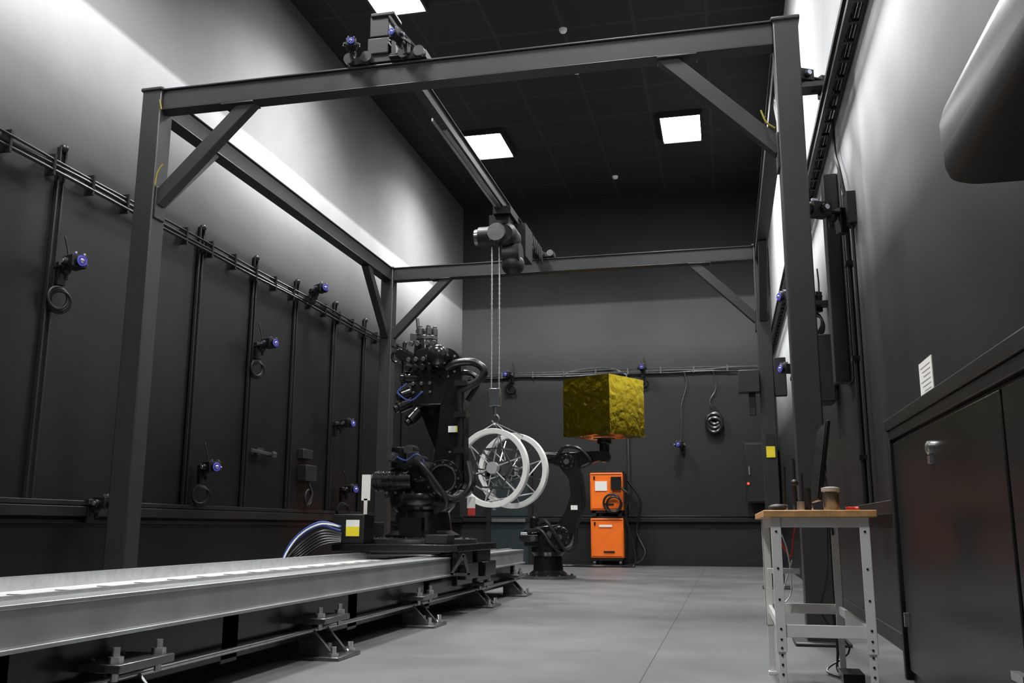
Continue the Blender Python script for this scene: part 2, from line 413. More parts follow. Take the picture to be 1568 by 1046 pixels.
def f(b):
    hk=(-3.1,hy,2.32)
    for p in (c1+V(-.2,0,.47),c1+V(.2,0,.47),c2+V(-.2,0,.47),c2+V(.2,0,.47)): cyl(b,hk,p,.007,seg=6)
part("slings",M_rope,f,we)

# ---------------------------------------------------------------- linear track
te=empty("linear_robot_track")
ty0,ty1=1.2,13.1;tx0,tx1=-3.95,-2.82
def f(b):
    addbox(b,(tx1-.02,ty0,.42),(tx1,ty1,.57));addbox(b,(tx1-.16,ty0,.57),(tx1+.01,ty1,.59));addbox(b,(tx1-.1,ty0,.40),(tx1+.03,ty1,.42))
    addbox(b,(tx0,ty0,.42),(tx0+.02,ty1,.60));addbox(b,(tx0-.02,ty0,.6),(tx0+.14,ty1,.62));addbox(b,(tx0,ty0,.40),(tx0+.1,ty1,.42))
part("side_channels",M_track,f,te,bev=.004)
part("guide_rails",M_steel,lambda b:(addbox(b,(tx1-.22,ty0,.56),(tx1-.16,ty1,.605)),addbox(b,(tx0+.17,ty0,.56),(tx0+.22,ty1,.63))),te)
part("trough",mat("trough_galvanised",(.7,.7,.7),.4,.3,.1,3),lambda b:(addbox(b,(tx0+.14,ty0,.545),(tx1-.16,ty1,.56))),te)
def f(b):
    for i in range(34): addbox(b,(tx0+.4,ty0+.15+i*.35,.56),(tx1-.3,ty0+.165+i*.35,.564))
part("deck_slots",M_dsteel,f,te)
def f(b):
    addbox(b,(tx0+.1,ty0,.12),(tx0+.25,ty1,.42));addbox(b,(tx1-.28,ty0,.12),(tx1-.12,ty1,.40))
    for i in range(7): addbox(b,(tx0+.1,ty0+.2+i*1.9,.1),(tx1-.12,ty0+.4+i*1.9,.4))
part("base_frame",M_black,f,te,bev=.008)
part("lower_pipe",M_steel,lambda b:(cyl(b,(-2.86,ty0,.19),(-2.86,ty1,.19),.018,seg=12)),te)
feet=(2.0,4.15,6.4,8.55,10.75,12.55)
def f(b):
    for y in feet:
        addbox(b,(-3.0,y-.2,0),(-2.62,y+.2,.025))
        pp=[(-2.95,.02),(-2.68,.02),(-2.75,.1),(-2.95,.3)]
        prism(b,pp,y-.13,y-.1);prism(b,pp,y+.1,y+.13);
        addbox(b,(-2.95,y-.22,.24),(-2.72,y+.22,.28))
part("levelling_feet",M_dsteel,f,te,bev=.005)
def f(b):
    for y in feet:
        for dx,dy in ((-2.8,-.05),(-2.68,-.15),(-2.68,.15),(-2.8,.06)):
            cyl(b,(dx,y+dy,.02),(dx,y+dy,.09),.02,seg=6);cyl(b,(dx,y+dy,.02),(dx,y+dy,.045),.035,seg=6)
        for dy in (-.17,.17):
            cyl(b,(-2.78,y+dy,.2),(-2.78,y+dy,.35),.018,seg=8);cyl(b,(-2.78,y+dy,.28),(-2.78,y+dy,.31),.035,seg=6)
part("anchor_bolts",M_steel,f,te)

# ---------------------------------------------------------------- main robot on carriage
re=empty("industrial_robot_arm")
ry=10.25
def bolts(b,c,R,n,r,ax='Y',h=.02,ph=0):
    for k in range(n):
        a=2*math.pi*k/n+ph
        if ax=='Y': p=(c[0]+R*math.cos(a),c[1],c[2]+R*math.sin(a));q=(p[0],p[1]-h,p[2])
        else: p=(c[0]+R*math.cos(a),c[1]+R*math.sin(a),c[2]);q=(p[0],p[1],p[2]+h)
        cyl(b,p,q,r,seg=8)
def f(b):
    addbox(b,(-4.12,9.45,.64),(-2.72,11.1,.72))
    addbox(b,(-3.85,9.6,.61),(-2.95,10.95,.645))
    for ya in (9.5,10.3):
        addbox(b,(-2.80,ya,.30),(-2.74,ya+.6,.645))
    for ya in (9.55,10.35): addbox(b,(-2.74,ya,.36),(-2.66,ya+.5,.52))
part("carriage",M_black,f,re,bev=.01)
def f(b):
    yy=9.46
    beam(b,(-2.79,yy,.42),(-2.66,yy,.62),.03,.03);beam(b,(-2.66,yy,.62),(-2.6,yy,.42),.03,.03);beam(b,(-2.8,yy,.42),(-2.59,yy,.42),.03,.03)
    bolts(b,(-3.37,ry,.765),.56,20,.018,'Z',.025)
part("bracket_and_bolts",M_dsteel,f,re)
part("base_plate",M_dsteel,lambda b:lathe(b,(-3.37,ry,.72),[(.62,0),(.62,.045),(.5,.06)],40),re)
def f(b):
    lathe(b,(-3.37,ry,.76),[(.42,0),(.42,.05),(.33,.1),(.3,.3),(.36,.36),(.38,.44),(.36,.5)],40)
    addbox(b,(-3.5,ry-.42,.8),(-3.25,ry-.3,1.0))
part("pedestal",M_black,f,re)
def f(b):
    poly=[(-3.74,1.22),(-3.0,1.22),(-2.86,1.3),(-2.84,1.5),(-2.95,1.62),(-3.2,1.56),(-3.5,1.6),(-3.74,1.5)]
    prism(b,poly,ry-.26,ry+.3)
    cyl(b,(-3.05,ry-.3,1.42),(-3.05,ry+.35,1.42),.21)
    cyl(b,(-3.85,ry-.28,1.4),(-3.4,ry-.28,1.4),.11);cyl(b,(-3.8,ry+.15,1.42),(-3.4,ry+.15,1.42),.12)
    for k in range(6): torus(b,(-3.8+.07*k,ry-.28,1.4),.112,.008,(1,0,0),24,6)
    cyl(b,(-3.6,ry-.2,1.55),(-3.6,ry-.2,1.78),.09)
    cyl(b,(-3.35,ry-.34,1.5),(-3.35,ry-.1,1.5),.11)
part("rotating_column",M_black,f,re,bev=.02)
def f(b):
    for x,z in ((-3.62,1.66),(-3.42,1.74),(-3.3,1.62),(-3.22,1.55)):
        cyl(b,(x,ry-.42,z),(x,ry-.2,z),.055);cyl(b,(x,ry-.46,z),(x,ry-.42,z),.04)
    cyl(b,(-3.88,ry-.28,1.4),(-3.85,ry-.28,1.4),.08)
    torus(b,(-3.05,ry-.31,1.42),.15,.012,(0,1,0),24,6)
    bolts(b,(-3.05,ry-.3,1.42),.18,12,.014)
    bolts(b,(-3.35,ry-.34,1.5),.085,8,.01)
    for k in range(4): cyl(b,(-3.7+.1*k,ry-.3,1.27),(-3.7+.1*k,ry-.26,1.27),.018,seg=8)
part("servo_motors",M_dsteel,f,re)
def f(b):
    link(b,(-3.03,1.42),(-3.0,1.9),.2,.15,ry-.2,ry+.02)
    link(b,(-3.0,1.9),(-2.98,2.4),.15,.13,ry-.205,ry+.025)
    link(b,(-2.98,2.4),(-3.08,2.72),.13,.19,ry-.21,ry+.04)
part("link_arm",M_black,f,re)
def f(b):
    bolts(b,(-3.08,ry-.2,2.72),.15,10,.014);bolts(b,(-3.13,ry-.3,2.8),.12,8,.012,h=.05)
    bolts(b,(-3.0,ry-.2,1.62),.1,4,.012)
part("joint_bolts",M_steel,f,re)
def f(b):
    link(b,(-3.12,1.6),(-3.36,2.35),.06,.14,ry+.05,ry+.25)
    prism(b,[(-3.47,2.25),(-3.1,2.25),(-3.02,2.45),(-3.02,2.85),(-3.2,2.95),(-3.42,2.9),(-3.48,2.6)],ry-.22,ry+.25)
    cyl(b,(-3.13,ry-.34,2.8),(-3.13,ry+.3,2.8),.13);sph(b,(-3.13,ry-.34,2.8),.125,(1,.5,1))
    cyl(b,(-3.36,ry,2.85),(-3.38,ry,3.05),.16,.13)
part("upper_arm",M_black,f,re,bev=.02)
def f(b):
    for x,z,dx,dz in ((-3.5,2.42,-.1,-.05),(-3.5,2.3,-.12,-.07),(-3.4,2.2,-.08,-.12),(-3.42,2.58,-.14,0)):
        cyl(b,(x,ry-.15,z),(x+dx,ry-.22,z+dz),.07);cyl(b,(x+dx,ry-.22,z+dz),(x+dx*1.3,ry-.24,z+dz*1.3),.045)
    for k in range(4):
        x=-3.5+k*.09;cyl(b,(x,ry-.22,2.68),(x,ry-.3,2.68),.035)
    link(b,(-3.45,2.78),(-3.62,2.86),.05,.06,ry-.2,ry-.12)
    torus(b,(-3.66,ry-.17,2.84),.07,.018,(0,1,0),24,8)
part("wrist_motors",M_black,f,re,bev=.004)
def f(b):
    lathe(b,(-3.37,ry,3.03),[(.1,0),(.13,.02),(.13,.06),(.08,.08)],24)
    for k in range(6):
        a=k*math.pi/3;x=-3.37+.1*math.cos(a);y=ry+.1*math.sin(a)
        cyl(b,(x,y,3.1),(x,y,3.18),.035);cyl(b,(x,y,3.18),(x,y,3.21),.025)
    cyl(b,(-3.37,ry,3.1),(-3.37,ry,3.16),.06)
    cyl(b,(-3.46,ry,3.12),(-3.49,ry,3.32),.028,.02)
    addbox(b,(-3.54,ry-.1,3.02),(-3.46,ry+.1,3.12))
    for x in (-3.5,-3.42,-3.3,-3.22): cyl(b,(x,ry-.16,2.98),(x,ry-.2,2.98),.03)
    for k in range(4): cyl(b,(-3.5+k*.09,ry-.22,2.78),(-3.5+k*.09,ry-.27,2.78),.025)
    for k in range(3): cyl(b,(-3.44+k*.1,ry-.22,2.5),(-3.44+k*.1,ry-.26,2.5),.02);cyl(b,(-3.44+k*.1,ry-.22,2.4),(-3.44+k*.1,ry-.25,2.4),.015)
part("tool_flange",M_dsteel,f,re,bev=.003)
def f(b):
    y=ry-.25
    tube(b,[(-3.05,y,2.66),(-2.92,y,2.72),(-2.72,y,2.72),(-2.6,y,2.62),(-2.68,y,2.5),(-2.85,y,2.42),(-2.88,y,2.3),(-2.86,y,1.9),(-2.9,y,1.5)],.045,12)
    tube(b,[(-3.0,y+.08,2.5),(-2.9,y+.1,2.62),(-2.76,y+.1,2.6),(-2.7,y+.1,2.5),(-2.82,y+.1,2.3)],.03,10)
    tube(b,[(-3.3,y-.1,1.6),(-3.2,y-.2,1.5),(-3.05,y-.2,1.28),(-2.85,y-.15,1.2),(-2.72,y-.1,1.35),(-2.78,y,1.6)],.035,10)
    tube(b,[(-3.5,y-.1,1.55),(-3.3,y-.22,1.6),(-3.1,y-.22,1.4),(-2.95,y-.2,1.15),(-3.1,y-.15,1.05)],.028,10)
    for z in (1.7,2.1,2.45): addbox(b,(-2.93,y-.07,z),(-2.79,y+.1,z+.06))
part("hoses",M_rub,f,re)
def f(b):
    y=ry-.35
    tube(b,[(-3.6,y,1.68),(-3.45,y-.06,1.62),(-3.3,y-.06,1.68),(-3.15,y-.05,1.45),(-3.05,y,1.3)],.01,6)
    tube(b,[(-3.5,ry-.28,2.5),(-3.6,ry-.3,2.4),(-3.45,ry-.3,2.3),(-3.3,ry-.3,2.4)],.008,6)
part("signal_cables",M_blue,f,re)
def f(b):
    for k in range(6):
        o=k*.03
        tube(b,[(-4.0,9.42,.82-o*.5),(-4.2,9.35,.85-o),(-4.4,9.25,.7-o),(-4.5,9.1,.5),(-4.5+o,9.0,.25),(-4.45+o,8.9,.03)],.018,8)
part("cable_bundle",M_rub,f,re)
part("blue_cables",M_blue,lambda b:[tube(b,[(-4.0,9.4,.86+o),(-4.22,9.3,.9+o),(-4.46,9.2,.7+o),(-4.55,9.1,.4),(-4.5,9.0,.03)],.012,8) for o in (0,.04)],re)
part("white_cable",M_white,lambda b:tube(b,[(-4.0,9.4,.9),(-4.2,9.28,.92),(-4.42,9.2,.76),(-4.5,9.05,.45),(-4.4,8.98,.03)],.01,8),re)
def f(b):
    addbox(b,(-4.14,9.5,.72),(-3.78,9.8,1.03));addbox(b,(-4.1,9.9,.72),(-3.85,10.3,.95));addbox(b,(-3.1,9.5,.72),(-2.85,9.75,.82))
part("junction_box",M_bmat,f,re,bev=.01)
part("warning_label",M_yellow,lambda b:addbox(b,(-3.98,9.49,.8),(-3.83,9.5,.9)),re)
part("paper_label",M_paper,lambda b:(addbox(b,(-3.98,9.49,.9),(-3.83,9.5,.97)),addbox(b,(-3.02,ry-.225,1.94),(-2.93,ry-.2,2.01)),addbox(b,(-3.9,9.7,1.18),(-3.8,9.71,1.46)),addbox(b,(-3.87,9.7,1.02),(-3.83,9.71,1.2))),re)
part("yellow_label",M_yellow,lambda b:addbox(b,(-2.93,ry-.225,1.94),(-2.88,ry-.2,2.01)),re)
part("red_tag",M_red,lambda b:addbox(b,(-2.76,ry-.3,1.02),(-2.68,ry-.29,1.1)),re)
part("white_tag",M_paper,lambda b:addbox(b,(-2.77,ry-.3,1.1),(-2.68,ry-.29,1.22)),re)

# ---------------------------------------------------------------- far robot with foil box
fe=empty("industrial_robot_arm")
fy=16.9
part("base_plate",M_dsteel,lambda b:(lathe(b,(-3.2,fy,0),[(.52,0),(.52,.04),(.45,.05)],32),bolts(b,(-3.2,fy,.045),.46,14,.02,'Z',.03)),fe)
part("pedestal",M_black,lambda b:lathe(b,(-3.18,fy,.04),[(.34,0),(.34,.05),(.27,.1),(.25,.35),(.3,.42),(.3,.52)],32),fe)
def f(b):
    prism(b,[(-3.58,.55),(-3.0,.55),(-2.78,.62),(-2.78,.85),(-2.95,.95),(-3.3,.9),(-3.58,.85)],fy-.24,fy+.25)
    cyl(b,(-2.92,fy-.3,.72),(-2.92,fy+.3,.72),.2)
    cyl(b,(-3.65,fy-.2,.72),(-3.3,fy-.2,.72),.1);cyl(b,(-3.4,fy-.15,.85),(-3.4,fy-.15,1.08),.08)
part("rotating_column",M_black,f,fe,bev=.02)
def f(b):
    P=[(-2.9,.72),(-2.7,1.1),(-2.6,1.45),(-2.64,1.8),(-2.78,2.05)];Rr=[.19,.14,.12,.12,.17]
    for i in range(4): link(b,P[i],P[i+1],Rr[i],Rr[i+1],fy-.22-.003*i,fy-.02+.003*i)
part("link_arm",M_black,f,fe)
def f(b):
    link(b,(-3.0,2.12),(-2.7,2.08),.12,.17,fy-.04,fy+.22);link(b,(-2.75,2.08),(-2.25,2.16),.15,.09,fy-.1,fy+.12)
    cyl(b,(-3.28,fy,2.2),(-3.0,fy,2.18),.06);cyl(b,(-3.22,fy+.14,2.1),(-3.0,fy+.14,2.1),.06)
    cyl(b,(-2.78,fy-.25,2.05),(-2.78,fy+.25,2.05),.14)
    cyl(b,(-2.13,fy-.12,2.16),(-2.13,fy+.12,2.16),.11);cyl(b,(-2.13,fy,2.16),(-2.13,fy,2.42),.09)
    lathe(b,(-2.13,fy,2.36),[(.09,0),(.13,.03),(.13,.1),(.2,.1),(.2,.12)],24)
part("upper_arm",M_black,f,fe,bev=.01)
def f(b):
    y=fy-.28
    tube(b,[(-3.3,y,.95),(-3.15,y-.05,1.0),(-3.0,y-.08,.8),(-2.8,y-.05,.5),(-2.65,y,.6),(-2.62,y,.9)],.035,8)
    tube(b,[(-3.5,y,.8),(-3.25,y-.06,.85),(-3.05,y-.1,.6),(-2.9,y-.05,.45)],.03,8)
    tube(b,[(-2.95,y+.05,2.18),(-2.8,y,2.32),(-2.55,y,2.28),(-2.35,y,2.05),(-2.5,y,1.95)],.035,8)
    tube(b,[(-2.62,y,.9),(-2.48,y,1.3),(-2.5,y,1.6)],.03,8)
part("hoses",M_rub,f,fe)
part("metal_fittings",M_dsteel,lambda b:([cyl(b,(x,fy-.32,z),(x,fy-.22,z),.05) for x,z in ((-3.4,.7),(-3.3,.86),(-3.1,.78),(-2.92,.72),(-2.78,2.05))],bolts(b,(-2.92,fy-.3,.72),.16,10,.015),bolts(b,(-2.78,fy-.25,2.05),.11,8,.013)),fe)
part("label",M_paper,lambda b:addbox(b,(-2.72,fy-.24,1.2),(-2.6,fy-.225,1.28)),fe)

fb=empty("gold_foil_box",(-2.13,fy,3.03),math.radians(-30))
def f(b):
    from mathutils import noise
    s=1.05
    addbox(b,(-s/2,-s/2,-s/2),(s/2,s/2,s/2))
    bmesh.ops.subdivide_edges(b,edges=b.edges[:],cuts=13,use_grid_fill=True)
    rnd=random.Random(3)
    for v in b.verts:
        on=[abs(abs(v.co[i])-s/2)<1e-4 for i in range(3)]
        for i in range(3):
            v.co[i]+=rnd.uniform(-.0035,.0035) if on[i] else rnd.uniform(-.03,.03)
    bmesh.ops.triangulate(b,faces=b.faces[:],quad_method='SHORT_EDGE')
part("foil_panels",M_foil,f,fb,smooth=False)
# ---------------------------------------------------------------- orange cabinets
for (z0,z1,nm) in ((.2,1.1,0),(1.28,2.15,1)):
    e=empty("robot_controller_cabinet")
    x0c,x1c,yc=-3.12,-2.36,21.95
    part("body",M_orange,lambda b:addbox(b,(x0c,yc,z0),(x1c,yc+.6,z1)),e,bev=.015)
    def f(b):
        addbox(b,(x0c+.03,yc-.015,z0+.04),(x1c-.03,yc,z1-.04))
    part("door",M_orange,f,e,bev=.006)
    def f(b):
        addbox(b,(x0c-.01,yc+.05,z1),(x1c+.01,yc+.6,z1+.04));addbox(b,(x0c-.02,yc+.3,z0),(x0c,yc+.6,z1));addbox(b,(x1c,yc+.2,z0),(x1c+.04,yc+.6,z1))
        zb=z0-.2 if nm==0 else z0-.14
        addbox(b,(x0c+.02,yc+.02,z0-.06),(x1c-.02,yc+.58,z0))
        for x in (x0c+.08,x1c-.08,):
            for y in (yc+.06,yc+.52):
                if nm==0: cyl(b,(x-.03,y,.07),(x+.03,y,.07),.07,seg=16);addbox(b,(x-.03,y-.03,.1),(x+.03,y+.03,.16))
                else: addbox(b,(x-.05,y-.04,zb),(x+.05,y+.04,z0))
        addbox(b,(x0c+.08,yc-.03,z1-.16),(x0c+.12,yc-.01,z1-.08));addbox(b,(x0c+.3,yc-.03,z0+.12),(x0c+.55,yc-.015,z0+.16))
        addbox(b,(x0c+.02,yc-.02,z1-.05),(x1c-.02,yc-.014,z1-.035))
    part("trim_and_casters",M_bmat,f,e,bev=.004)
    part("label",M_paper,lambda b:(addbox(b,(x0c+.12,yc-.03,z0+.45),(x0c+.4,yc-.015,z1-.2)) if nm else addbox(b,(x0c+.2,yc-.03,z1-.2),(x0c+.5,yc-.015,z1-.15))),e)
pe=empty("teach_pendant")
def f(b):
    addbox(b,(-2.62,21.86,1.75),(-2.38,21.91,2.05));torus(b,(-2.6,21.87,1.45),.2,.025,(0,1,0),32,8);torus(b,(-2.55,21.84,1.42),.17,.025,(0,1,.1),32,8)
    addbox(b,(-2.6,21.9,1.95),(-2.5,21.94,2.0))
    tube(b,[(-2.4,21.87,1.8),(-2.2,21.87,1.6),(-2.3,21.9,1.2),(-2.15,21.9,.6),(-2.1,21.8,.05),(-2.4,21.7,.03)],.025,8)
    tube(b,[(-2.3,22.5,2.0),(-2.0,22.5,1.5),(-2.1,22.4,.8),(-1.9,22.2,.3),(-2.2,22.0,.04),(-2.9,21.7,.03),(-3.6,21.8,.03),(-4.2,21.6,.03)],.03,8)
part("pendant_and_cables",M_rub,f,pe)

# ---------------------------------------------------------------- back door, panels
de=empty("door_1")
part("leaf",M_teal,lambda b:addbox(b,(-5.75,YB-.05,.02),(-4.78,YB-.01,2.15)),de,bev=.005)
part("frame",M_bmat,lambda b:(addbox(b,(-5.85,YB-.08,.0),(-5.75,YB-.005,2.25)),addbox(b,(-4.78,YB-.08,.0),(-4.68,YB-.005,2.25)),addbox(b,(-5.85,YB-.08,2.15),(-4.68,YB-.005,2.27))),de)
part("push_bar",M_steel,lambda b:(addbox(b,(-5.7,YB-.14,1.02),(-4.85,YB-.1,1.1)),addbox(b,(-5.7,YB-.1,1.02),(-5.6,YB-.05,1.1)),addbox(b,(-4.95,YB-.1,1.02),(-4.85,YB-.05,1.1)),addbox(b,(-5.7,YB-.06,1.3),(-5.62,YB-.05,2.0))),de)
ee=empty("electrical_panel")
def f(b):
    addbox(b,(.45,YB-.3,1.45),(1.2,YB-.1,2.85));addbox(b,(.48,YB-.32,1.48),(1.17,YB-.3,2.82));addbox(b,(.9,YB-.1,1.2),(1.0,YB-.005,3.2))
part("enclosure",M_gdark,f,ee,bev=.01)
part("handle",M_steel,lambda b:addbox(b,(.52,YB-.36,2.1),(.55,YB-.32,2.3)),ee)
part("indicator",mat("indicator_red",(.5,.02,.02),.4,emit=(1,.1,.05),estr=1.),lambda b:cyl(b,(.5,YB-.34,1.9),(.5,YB-.32,1.9),.03),ee)
ee=empty("warning_placard")
part("plate",M_yellow,lambda b:addbox(b,(.62,y1-.012,1.95),(.75,y1-.004,2.12)),ee)
part("header",M_bmat,lambda b:addbox(b,(.62,y1-.012,2.12),(.75,y1-.004,2.3)),ee)

# ---------------------------------------------------------------- motion capture cameras
def mocap(loc,face,coil=True,s=1.):
    e=empty("motion_capture_camera",loc,face);e.scale=(s,s,s)
    # local: looks along -Y, wall at +Y
    def f(b):
        addbox(b,(-.07,-.15,-.05),(.07,.02,.06));cyl(b,(0,-.19,0),(0,-.15,0),.05)
        addbox(b,(-.05,.02,-.02),(.05,.2,.0));addbox(b,(-.04,.12,-.18),(.04,.2,.04))
        sph(b,(0,.06,-.05),.045);cyl(b,(0,.05,-.05),(0,.05,-.14),.02)
        cyl(b,(-.11,-.06,.0),(-.07,-.06,0),.035);cyl(b,(.07,-.06,.0),(.11,-.06,0),.035)
        if coil:
            for k in range(3):
                torus(b,(.015*(k-1),.13+.01*k,-.30-.015*k),.10,.015,(.12*(k-1),1,.1*k),24,6)
            tube(b,[(0,.14,-.2),(.05,.14,-.1),(.06,.15,.1),(.02,.17,.3)],.01,6)
    part("body_and_mount",M_bmat,f,e,bev=.006)
    part("led_ring",M_led,lambda b:torus(b,(0,-.192,0),.04,.007,(0,1,0),20,6),e)
    def f(b):
        sph(b,(0,-.185,0),.028);cyl(b,(-.118,-.06,0),(-.11,-.06,0),.022);cyl(b,(.11,-.06,0),(.118,-.06,0),.022)
        addbox(b,(-.05,-.153,.065),(-.03,-.1,.085));addbox(b,(.03,-.153,.065),(.05,-.1,.085))
    part("lens",M_glass,f,e)
    return e
xw=XL+.25
A=math.radians(62)
for y,z,c in ((7.78,3.47,True),(13.56,4.66,False),(11.9,3.44,True),(14.79,2.61,False),(10.6,1.62,True),(15.11,1.52,True),(8.57,1.13,False)):
    mocap((xw,y,z),A+random.uniform(-.25,.2),c,s=1.1)
yw=YB-.24
for x,z,c in ((-1.89,4.72,True),(-5.25,4.66,True),(-1.03,2.83,False)):
    mocap((x,yw,z),random.uniform(-.3,.1),c,s=1.1)
xw=XR-.26
for y,z,c in ((9.3,5.42,False),(8.6,3.75,False),(11.2,3.6,True),(13.0,4.0,True),(13.6,3.1,True)):
    mocap((xw,y,z),-math.radians(60),c,s=1.1)
mocap((bx-.42,y0-.05,5.52),.3,False,s=.7);mocap((bx+.1,y0-.12,5.52),-.3,False,s=.7)
def f(b):
    addbox(b,(XR-.4,9.2,5.28),(XR,9.4,5.34));addbox(b,(XR-.3,11.1,3.45),(XR,11.3,3.5));addbox(b,(XR-.08,8.5,3.6),(XR,8.7,3.9))
    addbox(b,(XR-.3,12.9,3.85),(XR,13.1,3.9));addbox(b,(XR-.3,13.5,2.95),(XR,13.7,3.0))
part("wall_camera_brackets",M_gdark,f,bev=.005)
e=empty("coiled_cable")
part("loop",M_rub,lambda b:(torus(b,(-.22,YB-.12,3.4),.17,.05,(0,1,0),32,8),torus(b,(-.22,YB-.13,3.3),.17,.05,(.1,1,0),32,8),torus(b,(-.2,YB-.11,3.45),.13,.05,(.1,1,0),32,8),addbox(b,(-.27,YB-.1,3.55),(-.17,YB-.01,3.75))),e)
e=empty("wall_junction_box")
def f(b):
    addbox(b,(XL,13.6,1.6),(XL+.16,14.0,1.85));addbox(b,(XL,13.6,1.95),(XL+.1,13.95,2.1));tube(b,[(XL+.1,13.8,1.6),(XL+.16,13.85,1.4),(XL+.12,13.75,1.2)],.02,6)
    torus(b,(XL+.12,13.8,1.35),.12,.02,(1,0,0),24,6)
part("boxes",M_gdark,f,e,bev=.008)
e=empty("wall_grab_handle")
part("bar",M_dsteel,lambda b:(cyl(b,(XL+.1,11.9,1.95),(XL+.1,12.5,1.93),.025),addbox(b,(XL,12.1,1.9),(XL+.1,12.3,2.0)),cyl(b,(XL+.1,12.5,1.93),(XL+.1,12.62,1.93),.05)),e)
e=empty("wall_speaker")
def f(b):
    addbox(b,(XR-.34,10.6,2.25),(XR-.04,11.0,3.0));addbox(b,(XR-.36,10.62,2.28),(XR-.34,10.98,2.97));addbox(b,(XR-.05,10.7,2.4),(XR,10.9,2.8))
part("cabinet",M_bmat,f,e,bev=.03)
e=empty("gantry_control_box")
def f(b):
    addbox(b,(.25,y1-.12,2.95),(.57,y1+.1,3.3));addbox(b,(.4,y1-.02,2.6),(.5,y1+.06,2.95));addbox(b,(.5,y1,3.2),(.568,y1+.08,3.26))
    addbox(b,(.792,y1,2.9),(.98,y1+.15,3.5))
part("box",M_gdark,f,e,bev=.01)

# ---------------------------------------------------------------- workbench
we=empty("workbench")
zt=.985;wx0,wx1,wy0,wy1=.19,.70,4.95,6.35
part("wood_top",M_wood,lambda b:addbox(b,(wx0-.015,wy0-.03,zt-.035),(wx1+.015,wy1+.05,zt)),we,bev=.004)
def f(b):
    t=.048
    for x in (wx0+.02,wx1-.02-t):
        for y in (wy0,wy1-t):
            addbox(b,(x,y,.3),(x+t,y+.006,zt-.035));xx=x if x<.4 else x+t-.006
            addbox(b,(xx,y,.3),(xx+.006,y+t,zt-.035))
            addbox(b,(x+.006,y+.008,.02),(x+t-.006,y+.014,.42));addbox(b,(x+.01,y+.01,.02),(x+t-.01,y+t-.01,.05))
            addbox(b,(x,y-.003,0),(x+t,y+t,.02))
    for y in (wy0+.008,wy1-.03):
        addbox(b,(wx0+.03,y,zt-.085),(wx1-.03,y+.02,zt-.035))
        addbox(b,(wx0+.03,y,.37),(wx1-.03,y+.02,.43))
    for x in (wx0+.04,wx1-.05):
        addbox(b,(x,wy0+.03,zt-.085),(x+.02,wy1-.03,zt-.035))
        addbox(b,(x,wy0+.03,.37),(x+.02,wy1-.03,.42))
    addbox(b,(wx0+.02,wy0+.75,.64),(wx0+.2,wy0+.77,.67))
part("steel_legs",M_white,f,we,bev=.002)
def f(b):
    t=.048
    for x in (wx0+.02,wx1-.02-t):
        for k in range(9): cyl(b,(x+t/2,wy0+.004,.06+.045*k),(x+t/2,wy0+.0075,.06+.045*k),.006,seg=10)
        for z in (.32,.36,.41,.55,.7,.88): cyl(b,(x+t/2,wy0-.003,z),(x+t/2,wy0,z),.006,seg=8)
part("holes_and_screws",M_bmat,f,we)
ie=empty("desktop_monitor",(.52,5.7,zt))
part("screen_panel",M_black,lambda b:(beam(b,(-.02,0,.06),(.05,0,.50),.55,.02,up=(1,0,0))),ie,bev=.004)
part("stand",M_steel,lambda b:(addbox(b,(-.09,-.1,0),(.1,.1,.012)),beam(b,(.08,0,.01),(.03,0,.25),.12,.01,up=(1,0,0))),ie,bev=.002)
part("display",M_screen,lambda b:(beam(b,(-.032,0,.075),(.036,0,.49),.52,.003,up=(1,0,0))),ie)
ie=empty("round_canister",(.535,5.22,zt))
part("can",M_dsteel,lambda b:lathe(b,(0,0,0),[(.035,0),(.04,.01),(.04,.09),(.03,.1)],24),ie)
part("lid",M_lgrey,lambda b:lathe(b,(0,0,.1),[(.046,0),(.048,.006),(.048,.02),(.02,.026)],24),ie)
ie=empty("desk_tools",(.38,5.3,zt))
def f(b):
    addbox(b,(-.03,-.05,0),(.03,.05,.03));cyl(b,(-.02,.0,.03),(-.025,0,.15),.012);cyl(b,(.02,.02,.03),(.02,.02,.2),.006);cyl(b,(0,.3,0),(0,.3,.3),.008);cyl(b,(-.06,.35,0),(-.05,.35,.26),.008)
    cyl(b,(.04,-.02,0),(.04,-.02,.12),.02);sph(b,(-.02,0,.15),.02)
part("black_tools",M_bmat,f,ie)
part("metal_tools",M_steel,lambda b:(cyl(b,(.0,-.08,0),(.0,-.08,.05),.02),cyl(b,(-.08,.1,0),(-.08,.1,.04),.025),sph(b,(.06,.1,.02),.02)),ie)
part("computer_mouse",M_bmat,lambda b:sph(b,(-.12,-.15,.018),.05,(1,.7,.35)),ie)
part("red_pliers",M_red,lambda b:(cyl(b,(.23,-.1,.012),(.29,-.06,.012),.01),cyl(b,(.23,-.06,.012),(.29,-.08,.012),.01)),ie)
ie=empty("under_bench_cables")
def f(b):
    for k in range(5):
        o=random.uniform(-.05,.05)
        tube(b,[(.62+o*.3,6.25,.94),(.64+o,6.45+o*.3,.6),(.6+o,6.5,.35),(.68-o,6.45,.15),(.6+o,6.4,.02),(.72,6.0+o,.02)],.006,6)
    addbox(b,(.62,6.0,0),(.74,6.25,.06))
part("black_cables",M_rub,f,ie)
part("red_cable",M_red,lambda b:tube(b,[(.3,6.25,.93),(.33,6.3,.8),(.38,6.3,.72),(.4,6.25,.85),(.42,6.2,.94)],.006,6),ie)
part("white_cable",M_white,lambda b:(tube(b,[(.3,6.25,.93),(.36,6.28,.75),(.37,6.3,.5),(.3,6.2,.45),(.38,6.2,.7)],.005,6)),ie)

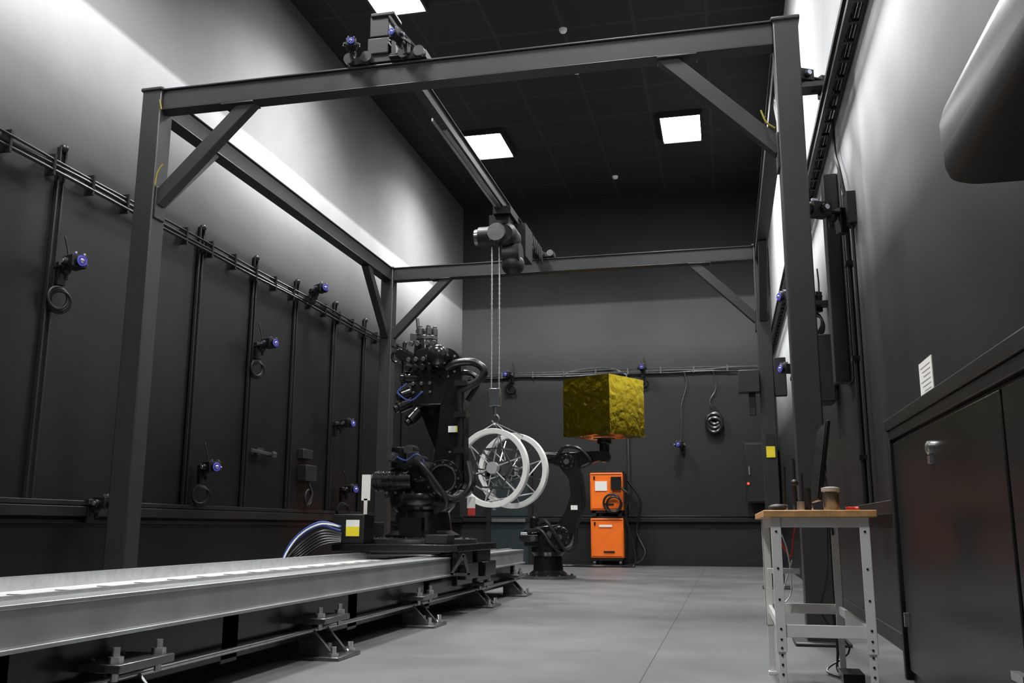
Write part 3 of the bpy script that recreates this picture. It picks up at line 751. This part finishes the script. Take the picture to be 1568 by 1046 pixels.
# ---------------------------------------------------------------- right wall cabinet
cx=1.03
se=empty("wall_storage_cabinet")
M_cab=mat("cabinet_black",g(.009),.3)
part("carcass",M_cab,lambda b:addbox(b,(cx+.02,.6,.0),(XR-.005,6.3,1.5)),se)
def f(b):
    for a,c in ((.65,2.2),(2.22,3.82),(3.86,6.24)): addbox(b,(cx,a,.06),(cx+.02,c,1.42))
part("doors",M_cab,f,se,bev=.006)
part("top_trim",mat("trim_paint",g(.012),.4),lambda b:(addbox(b,(cx-.03,.55,1.5),(XR-.005,6.34,1.57)),addbox(b,(cx-.015,.6,1.44),(cx+.02,6.3,1.5)),addbox(b,(cx-.02,6.28,0),(XR-.005,6.34,1.5))),se,bev=.008)
def f(b):
    lathe(b,(cx,5.12,1.3),[(.035,0),(.035,-.02),(.02,-.03)],20,'X');addbox(b,(cx-.02,5.09,1.22),(cx,5.15,1.26))
    addbox(b,(cx-.025,6.15,.32),(cx,6.18,.4));addbox(b,(cx-.03,3.8,.35),(cx,3.95,.38))
part("lock_and_hinges",M_steel,f,se)
ie=empty("wall_notice")
part("sheet",M_paper,lambda b:addbox(b,(XR-.008,5.98,1.68),(XR-.002,6.36,1.93)),ie)
part("printed_lines",M_lgrey,lambda b:[addbox(b,(XR-.0095,6.03,1.89-.03*k),(XR-.008,6.31-.04*(k%3),1.894-.03*k)) for k in range(6)],ie)

# wall mounted air conditioner (top right)
ae=empty("wall_mounted_air_conditioner")
def rslab(b,x0,x1,ya,yb,r,rings):
    N=10
    def plan(off,z):
        pts=[(x1,ya),(x0+off,ya)]
        for k in range(N+1):
            t=math.pi-(math.pi/2)*k/N
            pts.append((x0+r+ (r-off)*math.cos(t), yb-r+(r-off)*math.sin(t)))
        pts.append((x1,yb-off))
        return [b.verts.new((x,y,z)) for x,y in pts]
    L=[plan(o,z) for o,z in rings]
    n=len(L[0])
    for A_,B_ in zip(L,L[1:]):
        for k in range(n): b.faces.new((A_[k],A_[(k+1)%n],B_[(k+1)%n],B_[k]))
    b.faces.new(L[0]);b.faces.new(L[-1])
part("shell",M_shell,lambda b:rslab(b,.91,XR-.005,1.6,4.0,.16,[(.006,2.39),(0,2.43),(0,2.52),(.02,2.58),(.07,2.62)]),ae)
part("underside",M_bmat,lambda b:(rslab(b,.91,XR-.005,1.6,3.995,.16,[(.05,2.28),(.02,2.295),(.006,2.33),(.002,2.38),(.003,2.39)])),ae)

# ---------------------------------------------------------------- world + camera
w=bpy.data.worlds.new("world");scene.world=w;w.use_nodes=True
w.node_tree.nodes["Background"].inputs[0].default_value=(.5,.5,.55,1);w.node_tree.nodes["Background"].inputs[1].default_value=.05
yaw,pit,rol=[math.radians(x) for x in (12.85,11.26,.108)]
F=Vector((-math.sin(yaw)*math.cos(pit),math.cos(yaw)*math.cos(pit),math.sin(pit)))
R0=Vector((math.cos(yaw),math.sin(yaw),0));U0=R0.cross(F)
R=R0*math.cos(rol)+U0*math.sin(rol);U=U0*math.cos(rol)-R0*math.sin(rol)
cd=bpy.data.cameras.new("camera");cd.sensor_width=36;cd.lens=1425.3/1568*36;cd.clip_start=.05;cd.clip_end=100
co=bpy.data.objects.new("camera",cd);col.objects.link(co)
m=Matrix((R,U,-F)).transposed().to_4x4();m.translation=(0,0,.9);co.matrix_world=m
scene.camera=co
